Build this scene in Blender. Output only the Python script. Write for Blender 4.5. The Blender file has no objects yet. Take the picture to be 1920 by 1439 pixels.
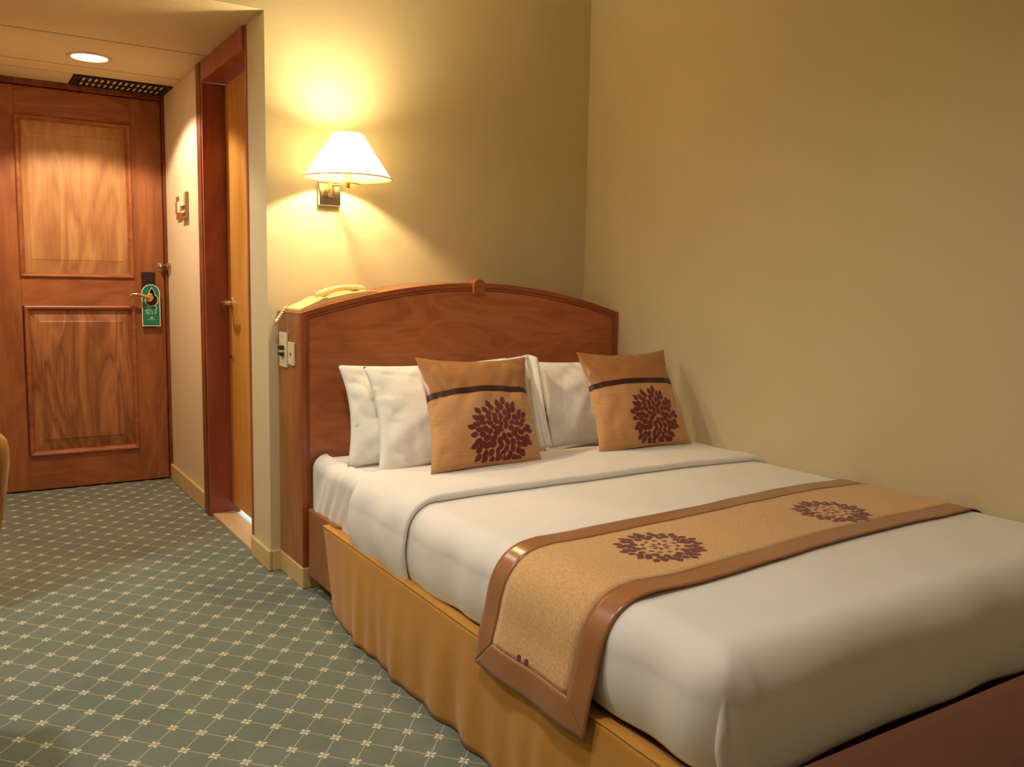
import bpy, bmesh, math, random
from mathutils import Vector, Matrix, noise

random.seed(7)
scene = bpy.context.scene
COL = scene.collection
PI = math.pi

# ------------------------------------------------------------------ camera, world, exposure
XR, D, ZC = 1.4135, 1.748, 2.0          # right wall, entrance door plane, corridor ceiling
BX, HD = 0.036, 0.25                    # headboard left side, headboard depth
CH = 2.42                               # main room ceiling
LW, FW = -1.56, -4.25                   # left wall, wall behind the camera

def look_basis(pitch, yaw, roll):
    p, y, r = (math.radians(a) for a in (pitch, yaw, roll))
    fw = Vector((math.sin(y)*math.cos(p), math.cos(y)*math.cos(p), -math.sin(p)))
    rt = Vector((math.cos(y), -math.sin(y), 0)); up = rt.cross(fw)
    return rt*math.cos(r)+up*math.sin(r), up*math.cos(r)-rt*math.sin(r), fw
rt, up, fw = look_basis(6.4512, 32.5274, 1.0355)
cam = bpy.data.cameras.new('camera')
cam.sensor_width = 36.0
cam.lens = 1637.7/1920*36.0
cam.clip_start = 0.02
camo = bpy.data.objects.new('camera', cam); COL.objects.link(camo)
m = Matrix((rt, up, -fw)).transposed().to_4x4()
m.translation = Vector((-0.9475, -3.124, 1.07))
camo.matrix_world = m
scene.camera = camo

scene.view_settings.view_transform = 'Standard'
scene.view_settings.look = 'None'
scene.view_settings.gamma = 1.0
scene.view_settings.use_curve_mapping = False
scene.view_settings.exposure = 0.13
world = bpy.data.worlds.new('world'); scene.world = world
world.use_nodes = True
world.node_tree.nodes['Background'].inputs[0].default_value = (0.02, 0.018, 0.015, 1)
world.node_tree.nodes['Background'].inputs[1].default_value = 0.3

# lamp strengths (the lamps themselves are built further down)
SCONCE_W, SCONCE_C = 23.5, (1.0, 0.78, 0.45)
HALL_W, HALL_C = 58.0, (1.0, 0.79, 0.57)
ROOM_W, ROOM_C = 66.0, (0.90, 0.96, 1.0)
BACK_FILL_W, BACK_FILL_C = 62.0, (1.0, 0.90, 0.80)
FOOT_FILL_W, FOOT_FILL_C = 8.5, (1.0, 0.86, 0.86)
BATH_W, BATH_C = 45.0, (0.72, 0.88, 1.0)

# ------------------------------------------------------------------ helpers
def lin(r, g, b):
    f = lambda c: (c/12.92 if c <= .04045 else ((c+.055)/1.055)**2.4)
    return (f(r/255), f(g/255), f(b/255), 1.0)

def shift(verts, base):
    return [(v[0]-base[0], v[1]-base[1], v[2]-base[2]) for v in verts]

def mesh_obj(name, verts, faces, mat, parent=None, smooth=False, base=None):
    """world-space verts -> one mesh object; the origin is the parent's or the given base"""
    if parent is not None:
        b = parent['_b'] if '_b' in parent else (0, 0, 0)
    else:
        b = base if base is not None else (0, 0, 0)
    me = bpy.data.meshes.new(name)
    me.from_pydata(shift(verts, b), [], faces)
    bm = bmesh.new(); bm.from_mesh(me)
    bmesh.ops.recalc_face_normals(bm, faces=bm.faces)
    bm.to_mesh(me); bm.free()
    if smooth:
        for p in me.polygons: p.use_smooth = True
    me.materials.append(mat)
    o = bpy.data.objects.new(name, me); COL.objects.link(o)
    if parent is not None: o.parent = parent
    else: o.location = b
    o['_b'] = tuple(float(x) for x in b)
    return o

def thing(name, label, cat, base, group=None):
    o = bpy.data.objects.new(name, None); COL.objects.link(o)
    o.empty_display_size = .05
    o.location = base; o['_b'] = tuple(float(x) for x in base)
    o['label'] = label; o['category'] = cat
    if group: o['group'] = group
    return o

def tag(o, label, cat, group=None):
    o['label'] = label; o['category'] = cat
    if group: o['group'] = group
    return o

def struct(o, label=None):
    o['kind'] = 'structure'
    if label: o['label'] = label
    return o

class MB:
    """collects shapes (world coordinates) for one mesh"""
    def __init__(s): s.v = []; s.f = []
    def add(s, verts, faces):
        n = len(s.v); s.v += [tuple(v) for v in verts]; s.f += [tuple(i+n for i in f) for f in faces]; return s
    def box(s, a, b, bev=0.0, seg=2):
        a, b = [min(p, q) for p, q in zip(a, b)], [max(p, q) for p, q in zip(a, b)]
        bm = bmesh.new(); bmesh.ops.create_cube(bm, size=1)
        for v in bm.verts:
            v.co = Vector([a[i]+(b[i]-a[i])*(v.co[i]+.5) for i in range(3)])
        if bev > 0:
            bev = min(bev, min(b[i]-a[i] for i in range(3))*.49)
            bmesh.ops.bevel(bm, geom=bm.edges[:], offset=bev, segments=seg, profile=.5, affect='EDGES')
        bm.verts.index_update()
        s.add([v.co[:] for v in bm.verts], [[v.index for v in f.verts] for f in bm.faces]); bm.free(); return s
    def lathe(s, prof, c, axis='z', n=32, closed=False):
        """prof: list of (r, h) along the axis from centre c"""
        V = []; F = []
        for r, h in prof:
            for k in range(n):
                a = 2*PI*k/n; p, q = r*math.cos(a), r*math.sin(a)
                V.append({'z': (c[0]+p, c[1]+q, c[2]+h), 'y': (c[0]+p, c[1]+h, c[2]+q), 'x': (c[0]+h, c[1]+p, c[2]+q)}[axis])
        for i in range(len(prof)-1):
            for k in range(n):
                F.append((i*n+k, i*n+(k+1) % n, (i+1)*n+(k+1) % n, (i+1)*n+k))
        if closed:
            F.append(tuple(range(n))); F.append(tuple((len(prof)-1)*n+k for k in range(n)))
        return s.add(V, F)
    def tube(s, pts, rad, n=10, caps=True):
        pts = [Vector(p) for p in pts]; V = []; F = []
        R = rad if isinstance(rad, (list, tuple)) else [rad]*len(pts)
        t0 = (pts[1]-pts[0]).normalized()
        nrm = t0.orthogonal().normalized()
        for i, p in enumerate(pts):
            t = ((pts[min(i+1, len(pts)-1)]-pts[max(i-1, 0)])).normalized()
            nrm = (nrm-t*nrm.dot(t)).normalized(); bn = t.cross(nrm)
            for k in range(n):
                a = 2*PI*k/n
                V.append((p+nrm*math.cos(a)*R[i]+bn*math.sin(a)*R[i])[:])
        for i in range(len(pts)-1):
            for k in range(n):
                F.append((i*n+k, i*n+(k+1) % n, (i+1)*n+(k+1) % n, (i+1)*n+k))
        if caps:
            F.append(tuple(range(n))); F.append(tuple((len(pts)-1)*n+k for k in range(n)))
        return s.add(V, F)
    def prism(s, poly, a, b, plane='xz'):
        """poly 2D, extruded from a to b along the remaining axis"""
        n = len(poly)
        mk = {'xz': lambda p, h: (p[0], h, p[1]), 'yz': lambda p, h: (h, p[0], p[1]), 'xy': lambda p, h: (p[0], p[1], h)}[plane]
        V = [mk(p, a) for p in poly]+[mk(p, b) for p in poly]
        F = [tuple(range(n)), tuple(range(2*n-1, n-1, -1))]
        F += [(i, (i+1) % n, n+(i+1) % n, n+i) for i in range(n)]
        return s.add(V, F)
    def grid(s, fn, nu, nv):
        V = [tuple(fn(i/nu, j/nv)) for j in range(nv+1) for i in range(nu+1)]
        F = [(j*(nu+1)+i, j*(nu+1)+i+1, (j+1)*(nu+1)+i+1, (j+1)*(nu+1)+i) for j in range(nv) for i in range(nu)]
        return s.add(V, F)
    def build(s, name, mat, parent=None, smooth=False, base=None):
        return mesh_obj(name, s.v, s.f, mat, parent, smooth, base)

def autosmooth(o, ang=35):
    for p in o.data.polygons: p.use_smooth = True
    bm = bmesh.new(); bm.from_mesh(o.data)
    for e in bm.edges:
        if len(e.link_faces) == 2 and e.calc_face_angle(0) > math.radians(ang): e.smooth = False
    bm.to_mesh(o.data); bm.free()
    return o

def solidify(o, t, offset=0.0):
    md = o.modifiers.new('thickness', 'SOLIDIFY'); md.thickness = t; md.offset = offset; return o

# ------------------------------------------------------------------ materials
def new_mat(name):
    mt = bpy.data.materials.new(name); mt.use_nodes = True
    nt = mt.node_tree; b = nt.nodes['Principled BSDF']
    return mt, nt, b
def N(nt, typ, **kw):
    n = nt.nodes.new(typ)
    for k, v in kw.items(): setattr(n, k, v)
    return n
def ramp(nt, fac, stops):
    r = N(nt, 'ShaderNodeValToRGB'); e = r.color_ramp.elements
    while len(e) < len(stops): e.new(.5)
    for el, (p, c) in zip(e, stops): el.position = p; el.color = c
    nt.links.new(fac, r.inputs[0]); return r.outputs[0]
def objcoord(nt, scale, rot=(0, 0, 0)):
    tc = N(nt, 'ShaderNodeTexCoord'); mp = N(nt, 'ShaderNodeMapping')
    mp.inputs['Scale'].default_value = scale; mp.inputs['Rotation'].default_value = rot
    nt.links.new(tc.outputs['Object'], mp.inputs[0]); return mp.outputs[0]
def noise_tex(nt, vec, scale, detail=4, rough=.55, dist=0.0):
    n = N(nt, 'ShaderNodeTexNoise'); n.inputs['Scale'].default_value = scale; n.inputs['Detail'].default_value = detail
    n.inputs['Roughness'].default_value = rough; n.inputs['Distortion'].default_value = dist
    nt.links.new(vec, n.inputs['Vector']); return n.outputs['Fac']
def bump(nt, b, h, strength=.2, dist=.002):
    bp = N(nt, 'ShaderNodeBump'); bp.inputs['Strength'].default_value = strength; bp.inputs['Distance'].default_value = dist
    nt.links.new(h, bp.inputs['Height']); nt.links.new(bp.outputs[0], b.inputs['Normal'])

def plain(name, col, rough=.5, metal=0.0, var=.06, nscale=30, spec=.5, bumps=0.0):
    mt, nt, b = new_mat(name)
    f = noise_tex(nt, objcoord(nt, (1, 1, 1)), nscale)
    c0 = tuple(max(0, x*(1-var)) for x in col[:3])+(1,); c1 = tuple(min(1, x*(1+var)) for x in col[:3])+(1,)
    nt.links.new(ramp(nt, f, [(.3, c0), (.7, c1)]), b.inputs['Base Color'])
    b.inputs['Roughness'].default_value = rough; b.inputs['Metallic'].default_value = metal
    b.inputs['Specular IOR Level'].default_value = spec
    if bumps: bump(nt, b, f, bumps)
    return mt

def wood(name, dark, light, axis='z', rough=.35, scale=1.0, contrast=1.0, spec=.5, figure=1.0):
    mt, nt, b = new_mat(name)
    s = {'x': (.9, 14, 14), 'y': (14, .9, 14), 'z': (14, 14, .9)}[axis]
    s2 = {'x': (.8, 3.2, 3.2), 'y': (3.2, .8, 3.2), 'z': (3.2, 3.2, .55)}[axis]
    fine = noise_tex(nt, objcoord(nt, s), 6*scale, 6, .65)
    big = noise_tex(nt, objcoord(nt, s2), 2.2*scale, 3, .5, 1.6*figure)
    mul = N(nt, 'ShaderNodeMath', operation='MULTIPLY'); mul.inputs[1].default_value = 9.0
    nt.links.new(big, mul.inputs[0])
    fr = N(nt, 'ShaderNodeMath', operation='PINGPONG'); fr.inputs[1].default_value = 1.0
    nt.links.new(mul.outputs[0], fr.inputs[0])
    mix = N(nt, 'ShaderNodeMix', data_type='FLOAT'); mix.inputs[0].default_value = .42
    nt.links.new(fine, mix.inputs[2]); nt.links.new(fr.outputs[0], mix.inputs[3])
    mid = tuple((a+c)/2 for a, c in zip(dark, light))
    k = .5/contrast
    nt.links.new(ramp(nt, mix.outputs[0], [(max(.02, .5-k*.55), dark), (.5, mid), (min(.98, .5+k*.55), light)]), b.inputs['Base Color'])
    b.inputs['Roughness'].default_value = rough; b.inputs['Specular IOR Level'].default_value = spec
    bump(nt, b, fine, .12, .001)
    return mt

def cloth(name, col, rough=.85, var=.05, weave=900, sheen=.2, bstr=.25, streak=None, spec=.3):
    mt, nt, b = new_mat(name)
    vec = objcoord(nt, (1, 1, 1))
    f = noise_tex(nt, vec, weave, 2)
    g = noise_tex(nt, objcoord(nt, streak) if streak else vec, 6 if streak else 9, 4)
    mix = N(nt, 'ShaderNodeMix', data_type='FLOAT'); mix.inputs[0].default_value = .5
    nt.links.new(f, mix.inputs[2]); nt.links.new(g, mix.inputs[3])
    c0 = tuple(max(0, x*(1-var)) for x in col[:3])+(1,); c1 = tuple(min(1, x*(1+var)) for x in col[:3])+(1,)
    nt.links.new(ramp(nt, mix.outputs[0], [(.35, c0), (.65, c1)]), b.inputs['Base Color'])
    b.inputs['Roughness'].default_value = rough; b.inputs['Sheen Weight'].default_value = sheen
    b.inputs['Specular IOR Level'].default_value = spec
    bump(nt, b, mix.outputs[0], bstr, .0015)
    return mt

def emit(name, col, s):
    mt, nt, b = new_mat(name)
    b.inputs['Base Color'].default_value = (.8, .8, .8, 1)
    b.inputs['Emission Color'].default_value = col[:3]+(1,) if len(col) > 3 else tuple(col)+(1,)
    b.inputs['Emission Strength'].default_value = s
    return mt

def carpet_mat():
    mt, nt, b = new_mat('carpet')
    tc = N(nt, 'ShaderNodeTexCoord'); sep = N(nt, 'ShaderNodeSeparateXYZ')
    wob = N(nt, 'ShaderNodeTexNoise'); wob.inputs['Scale'].default_value = 14
    nt.links.new(tc.outputs['Object'], wob.inputs['Vector'])
    wadd = N(nt, 'ShaderNodeMixRGB', blend_type='LINEAR_LIGHT'); wadd.inputs[0].default_value = .0035
    nt.links.new(tc.outputs['Object'], wadd.inputs[1]); nt.links.new(wob.outputs['Color'], wadd.inputs[2])
    nt.links.new(wadd.outputs[0], sep.inputs[0])
    def M(op, a, c=None, d=None):
        n = N(nt, 'ShaderNodeMath', operation=op)
        for i, x in enumerate((a, c, d)):
            if x is None: continue
            if isinstance(x, (int, float)): n.inputs[i].default_value = x
            else: nt.links.new(x, n.inputs[i])
        return n.outputs[0]
    u = M('DIVIDE', M('SUBTRACT', sep.outputs[0], -0.235), .1056)
    v = M('DIVIDE', M('SUBTRACT', sep.outputs[1], -1.14), .1205)
    a, c = M('ADD', u, v), M('SUBTRACT', u, v)
    fa = M('SUBTRACT', a, M('ROUND', a)); fc = M('SUBTRACT', c, M('ROUND', c))
    lu = M('MULTIPLY', M('ADD', fa, fc), .5*.1056)          # local metres from the nearest flower
    lv = M('MULTIPLY', M('SUBTRACT', fa, fc), .5*.1205)
    brk = noise_tex(nt, tc.outputs['Object'], 160, 2)
    lw = M('MULTIPLY', M('ADD', brk, .05), .030)
    l1 = M('LESS_THAN', M('ABSOLUTE', fa), lw); l2 = M('LESS_THAN', M('ABSOLUTE', fc), lw)
    lines = M('MULTIPLY', M('MAXIMUM', l1, l2), .42)
    def petal(x0, y0, rx, ry):
        dx = M('DIVIDE', M('SUBTRACT', lu, x0), rx); dy = M('DIVIDE', M('SUBTRACT', lv, y0), ry)
        return M('LESS_THAN', M('ADD', M('MULTIPLY', dx, dx), M('MULTIPLY', dy, dy)), 1.0)
    pet = None
    for x0, y0, rx, ry in ((.0085, 0, .0055, .0036), (-.0085, 0, .0055, .0036), (0, .0095, .0036, .006), (0, -.0095, .0036, .006)):
        q = petal(x0, y0, rx, ry); pet = q if pet is None else M('MAXIMUM', pet, q)
    pet = M('MULTIPLY', pet, .82)
    fac = M('MAXIMUM', lines, pet)
    ctr = petal(0, 0, .0022, .0022)
    base = ramp(nt, noise_tex(nt, tc.outputs['Object'], 5, 5), [(.3, lin(108, 119, 103)), (.7, lin(124, 132, 115))])
    fib = noise_tex(nt, tc.outputs['Object'], 420, 3)
    mx0 = N(nt, 'ShaderNodeMixRGB', blend_type='MULTIPLY'); mx0.inputs[0].default_value = .55
    nt.links.new(base, mx0.inputs[1]); nt.links.new(ramp(nt, fib, [(.3, (.62, .62, .62, 1)), (.65, (1, 1, 1, 1))]), mx0.inputs[2])
    mx = N(nt, 'ShaderNodeMixRGB'); nt.links.new(fac, mx.inputs[0]); nt.links.new(mx0.outputs[0], mx.inputs[1])
    mx.inputs[2].default_value = lin(232, 224, 190)
    mx2 = N(nt, 'ShaderNodeMixRGB'); nt.links.new(M('MULTIPLY', ctr, .8), mx2.inputs[0]); nt.links.new(mx.outputs[0], mx2.inputs[1])
    mx2.inputs[2].default_value = lin(140, 130, 95)
    nt.links.new(mx2.outputs[0], b.inputs['Base Color'])
    b.inputs['Roughness'].default_value = .9; b.inputs['Sheen Weight'].default_value = .15
    b.inputs['Specular IOR Level'].default_value = .2
    bump(nt, b, fib, .5, .003)
    return mt

M_WALL = plain('wall_paint', lin(213, 199, 160), .75, var=.02, nscale=3, spec=.25)
M_HALL = plain('corridor_paint', lin(222, 202, 168), .7, var=.02, nscale=4, spec=.3)
M_CEIL = plain('ceiling_board', lin(216, 198, 158), .7, var=.02, nscale=4, spec=.25)
M_GROOVE = plain('ceiling_gap', lin(70, 50, 30), .9)
M_BASE = plain('baseboard_paint', lin(214, 186, 128), .45, var=.03, nscale=12)
M_CARPET = carpet_mat()
M_STONE = plain('threshold_stone', lin(214, 184, 138), .4, var=.05, nscale=40)
M_TILE = plain('bathroom_tile', lin(235, 240, 240), .3, var=.02)
W_DOOR_V = wood('door_wood_upright', lin(132, 72, 38), lin(172, 106, 60), 'z', .42, 1.0, .8, figure=.5)
W_DOOR_H = wood('door_wood_level', lin(136, 74, 40), lin(174, 106, 62), 'x', .42, 1.0, .8, figure=.5)
W_PANEL = wood('door_panel_wood', lin(154, 100, 58), lin(208, 156, 102), 'z', .38, 1.0, .75, figure=.35)
W_PANEL2 = wood('door_panel_wood_worn', lin(124, 72, 40), lin(186, 124, 76), 'z', .42, 1.2, 1.0, figure=.5)
W_FRAME = wood('door_frame_red', lin(142, 70, 52), lin(176, 98, 74), 'z', .4, 1, .7, figure=.4)
W_FRAME_D = wood('door_frame_brown', lin(94, 46, 24), lin(140, 78, 44), 'z', .45)
W_LEAF = wood('bathroom_door_wood', lin(190, 130, 56), lin(222, 166, 86), 'z', .3, .8, .7, figure=.4)
W_HEAD = wood('headboard_veneer', lin(166, 92, 54), lin(196, 120, 74), 'x', .32, .8, .95, figure=1.3)
W_HEADF = wood('headboard_edging', lin(146, 72, 40), lin(170, 94, 54), 'z', .3, 1.0, .8)
W_HEADT = wood('headboard_edging_level', lin(146, 72, 40), lin(170, 94, 54), 'x', .3, 1.0, .8)
W_SIDE = wood('headboard_side_veneer', lin(140, 86, 44), lin(176, 116, 66), 'z', .35, .7, .8)
W_CHAIR = wood('chair_wood', lin(190, 118, 44), lin(226, 160, 78), 'z', .15, 1.0, .8)
M_REDWOOD = wood('chair_leg_wood', lin(130, 50, 36), lin(165, 75, 55), 'z', .3)
M_SHEET = cloth('white_cotton', lin(238, 234, 226), .9, .025, 700, .15, .12)
M_PILLOW = cloth('white_pillow_cotton', lin(240, 236, 224), .9, .025, 700, .15, .12)
M_SKIRT = cloth('gold_bed_skirt', lin(199, 140, 47), .6, .07, 900, .2, .15, (2, 2, .3))
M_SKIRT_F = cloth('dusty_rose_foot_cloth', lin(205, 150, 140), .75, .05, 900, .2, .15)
M_SATIN = cloth('bronze_satin', lin(164, 108, 62), .25, .05, 1200, .1, .04, None, .55)
M_LINEN = cloth('tan_linen', lin(216, 172, 114), .75, .22, 330, .3, .5, (28, 28, 28))
M_SATIN_C = cloth('cushion_satin', lin(172, 118, 70), .3, .05, 1200, .1, .04, None, .5)
M_LINEN_C = cloth('cushion_linen', lin(204, 150, 98), .75, .1, 600, .3, .4, (1.5, 1.5, 24))
M_BAND = cloth('dark_brown_ribbon', lin(58, 26, 18), .45, .05, 900, .1, .05)
M_PETAL = cloth('maroon_flock', lin(110, 34, 34), .85, .12, 600, .3, .3)
M_CHROME = plain('chrome', (.78, .74, .68, 1), .14, 1.0, .03)
M_BRASS = plain('brass', (.86, .62, .25, 1), .2, 1.0, .04)
M_BRONZE = plain('aged_bronze', (.6, .42, .27, 1), .35, 1.0, .08)
M_PLATE = plain('dark_bronze_plate', (.30, .19, .10, 1), .35, .6, .08)
M_BLACK = plain('black_plate', lin(38, 24, 20), .45)
M_GREEN = plain('green_card', lin(26, 122, 92), .45, var=.05)
M_CARDEDGE = plain('card_white_border', lin(232, 226, 200), .5)
M_INK = plain('card_pale_print', lin(190, 226, 200), .5)
M_IVORY = plain('ivory_plastic', lin(226, 212, 168), .4, var=.03)
M_PHONE = plain('cream_phone_plastic', lin(228, 208, 142), .35, var=.03)
M_DARKP = plain('black_plastic', lin(18, 14, 12), .4)
M_VENT = plain('vent_black', lin(30, 20, 15), .5)
M_BLADE = plain('vent_blade_glint', lin(225, 205, 165), .5)  # pale colour stands in for the downlight reflecting off the blades
M_REDSEAT = cloth('red_seat_fabric', lin(150, 44, 38), .8)
M_RING = plain('lamp_ring', lin(210, 190, 150), .35)
M_BULB = emit('lamp_glow', (1.0, .9, .75), 9.0)
M_COOLBULB = emit('cool_lamp_glow', (.95, .97, 1.0), 8.0)

def shade_mat():
    mt = bpy.data.materials.new('lamp_shade_fabric'); mt.use_nodes = True
    nt = mt.node_tree; nt.nodes.clear()
    out = N(nt, 'ShaderNodeOutputMaterial'); mix = N(nt, 'ShaderNodeMixShader'); mix.inputs[0].default_value = .70
    d = N(nt, 'ShaderNodeBsdfDiffuse'); t = N(nt, 'ShaderNodeBsdfTranslucent')
    f = noise_tex(nt, objcoord(nt, (1, 1, .1)), 300)
    c = ramp(nt, f, [(.3, lin(246, 232, 200)), (.7, lin(252, 242, 216))])
    nt.links.new(c, d.inputs[0]); nt.links.new(c, t.inputs[0])
    nt.links.new(d.outputs[0], mix.inputs[1]); nt.links.new(t.outputs[0], mix.inputs[2]); nt.links.new(mix.outputs[0], out.inputs[0])
    return mt
M_SHADE = shade_mat()

# ------------------------------------------------------------------ the setting
T = .1
CLW = -.93                                # corridor left wall
struct(MB().box((LW-T, FW-T, -.1), (XR+T, D+.25, 0)).build('floor', M_CARPET), 'grey green carpet with cream lattice and tiny flowers')
# wall behind the bed, with the bulkhead over the corridor and the stretch left of it
b = MB().box((0, 0, 0), (XR+T, T, CH)).box((0, .1, 0), (T, .215, CH))
b.box((CLW-T, 0, ZC), (0, T, CH)).box((LW-T, 0, 0), (CLW, T, CH))
struct(b.build('wall_back', M_WALL), 'cream wall behind the headboard with lamp')
struct(MB().box((XR, FW-T, 0), (XR+T, 0, CH)).build('wall_right', M_WALL), 'plain cream wall along the right of the bed')
struct(MB().box((LW-T, FW-T, 0), (LW, 0, CH)).build('wall_left', M_WALL))
struct(MB().box((LW, FW-T, 0), (XR, FW, CH)).build('wall_front', M_WALL))
struct(MB().box((0, .955, 0), (T, D+.25, ZC+.1)).build('wall_corridor_right', M_HALL), 'cream corridor wall between the two doors')
struct(MB().box((CLW-T, T, 0), (CLW, D+.25, ZC+.1)).build('wall_corridor_left', M_HALL))
struct(MB().box((CLW, D+.06, 0), (0, D+.25, ZC+.1)).build('wall_entrance', M_HALL))
struct(MB().box((LW-T, FW-T, CH), (XR+T, T, CH+.1)).build('ceiling', M_CEIL))
# corridor ceiling of boards with open joints
cc = struct(MB().box((CLW-T, T, ZC+.012), (T, D+.25, ZC+.1)).build('ceiling_corridor', M_GROOVE), 'low corridor ceiling of cream boards')
for y0, y1, x0, x1 in ((T, .763, CLW, 0), (.777, 1.299, CLW, 0), (1.315, 1.476, CLW, 0), (1.493, D+.06, CLW, -.436)):
    MB().box((x0, y0, ZC), (x1, y1, ZC+.014), .0015, 1).build('board', M_CEIL, cc)
# baseboards
def base_piece(name, a, c, h=.078):
    prof = MB().box((a[0], a[1], 0), (c[0], c[1], h), .005)
    return struct(prof.build(name, M_BASE), 'cream painted skirting board')
base_piece('baseboard_corridor', (-.014, .962, 0), (0, D-.035, 0), .088)
base_piece('baseboard_pier', (-.014, -.014, 0), (0, .215, 0))
base_piece('baseboard_back', (0, -.014, 0), (BX, 0, 0))
base_piece('baseboard_right', (XR-.012, FW, 0), (XR, -2.24, 0))
# bathroom behind the second door, seen only through the gap under its leaf
bt = MB().box((T, .215, -.02), (1.3, D+.25, .006))
struct(bt.build('floor_bathroom', M_TILE))
bt = MB().box((1.3, T, 0), (1.35, D+.25, ZC+.1)).box((T, T, ZC), (1.3, D+.25, ZC+.1)).box((T, D+.2, 0), (1.3, D+.25, ZC))
struct(bt.build('wall_bathroom', M_TILE))
struct(MB().box((-.001, .236, 0), (.098, .868, .014), .002).build('trim_1', M_STONE), 'beige stone threshold under the bathroom door')

# ------------------------------------------------------------------ entrance door
door = bpy.data.objects.new('door_1', None); COL.objects.link(door)
door.location = (-.43, D, 0); door['_b'] = (-.43, D, 0.0)
struct(door, 'entrance door of brown wood with two raised panels')
L, R_, Yd = -.852, -.014, D
MB().box((L, Yd+.014, .008), (R_, Yd+.045, 1.97)).build('leaf_core', W_DOOR_V, door)
MB().box((L, Yd, .008), (-.672, Yd+.03, 1.97), .002).build('stile', W_DOOR_V, door)
MB().box((-.162, Yd, .008), (R_, Yd+.03, 1.97), .002).build('stile', W_DOOR_V, door)
for z0, z1 in ((1.836, 1.97), (.924, 1.068), (.008, .18)):
    MB().box((-.672, Yd+.0005, z0), (-.162, Yd+.03, z1), .002).build('rail', W_DOOR_H, door)
def moulding(x0, x1, z0, z1, w=.024):
    # four mitred bars with a rounded, proud profile
    prof = [(0, .001), (.0, -.007), (.006, -.011), (.013, -.009), (.018, -.003), (w, .010), (w, .02), (0, .02)]
    V = []; F = []
    n = len(prof)
    for o_, dy in prof:
        for cx, cz, sx, sz in ((x0, z0, 1, 1), (x1, z0, -1, 1), (x1, z1, -1, -1), (x0, z1, 1, -1)):
            V.append((cx+sx*o_, Yd+dy, cz+sz*o_))
    for i in range(n):
        j = (i+1) % n
        for k in range(4):
            l = (k+1) % 4
            F.append((i*4+k, i*4+l, j*4+l, j*4+k))
    return mesh_obj('moulding', V, F, W_DOOR_H, door)
def raised_panel(x0, x1, z0, z1, ix0, ix1, iz0, iz1, mat):
    V = []; F = []
    for (a, c, e, f, y) in ((x0, x1, z0, z1, Yd+.014), (ix0, ix1, iz0, iz1, Yd+.003), (ix0+.004, ix1-.004, iz0+.004, iz1-.004, Yd+.001)):
        V += [(a, y, e), (c, y, e), (c, y, f), (a, y, f)]
    for r in (0, 4):
        for k in range(4): F.append((r+k, r+(k+1) % 4, r+4+(k+1) % 4, r+4+k))
    F.append((8, 9, 10, 11)); F.append((3, 2, 1, 0))
    return mesh_obj('panel', V, F, mat, door)
moulding(-.674, -.160, 1.066, 1.838)
raised_panel(-.652, -.182, 1.088, 1.816, -.625, -.21, 1.15, 1.757, W_PANEL)
moulding(-.664, -.160, .178, .926)
raised_panel(-.642, -.182, .2, .904, -.6, -.226, .256, .85, W_PANEL2)
MB().box((R_+.002, Yd-.035, 0), (0, Yd+.06, ZC), .002).build('jamb', W_FRAME_D, door)
MB().box((CLW, Yd-.035, 0), (L-.002, Yd+.06, ZC), .002).build('jamb', W_FRAME_D, door)
MB().box((L-.002, Yd-.03, 1.974), (R_+.002, Yd+.06, ZC), .002).build('head_jamb', W_FRAME_D, door)
# lock plate and lever
lp = MB().box((-.128, Yd-.004, .812), (-.06, Yd+.002, 1.102), .002).build('lock_plate', M_BLACK, door)
hx, hz = -.096, .972
h = MB().lathe([(0, 0), (.024, 0), (.024, -.006), (.012, -.010), (.011, -.05), (0, -.05)], (hx, Yd-.004, hz), 'y', 24)
h = autosmooth(h.build('handle', M_BRASS, door))
mb = MB().tube([(hx+.005, Yd-.05, hz), (hx-.02, Yd-.054, hz+.004), (hx-.055, Yd-.054, hz+.014), (hx-.082, Yd-.052, hz+.016), (hx-.094, Yd-.046, hz+.006),
                (hx-.096, Yd-.036, hz-.012), (hx-.085, Yd-.03, hz-.028)], [.009, .009, .008, .008, .008, .007, .005], 12)
autosmooth(mb.build('lever', M_BRASS, h), 60)
# door guard: a ball post on the leaf and the hasp on the jamb
g = MB().box((-.046, Yd-.003, 1.105), (-.018, Yd, 1.15), .002)
g.tube([(-.036, Yd, 1.132), (-.036, Yd-.03, 1.132)], .006).lathe([(0, -.046), (.009, -.042), (.012, -.034), (.009, -.026), (0, -.024)], (-.036, Yd, 1.132), 'y', 16)
autosmooth(g.build('guard_post', M_BRONZE, door))
g = MB().prism([(Yd-.036, 1.15), (Yd-.09, 1.148), (Yd-.115, 1.135), (Yd-.1, 1.108), (Yd-.036, 1.118)], -.012, .0, 'yz')
g.tube([(-.018, Yd-.1, 1.135), (-.024, Yd-.06, 1.136), (-.034, Yd-.038, 1.134), (-.04, Yd-.036, 1.132)], [.006, .007, .006, .005], 10)
autosmooth(g.build('guard_hasp', M_BRONZE, door))

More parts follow.
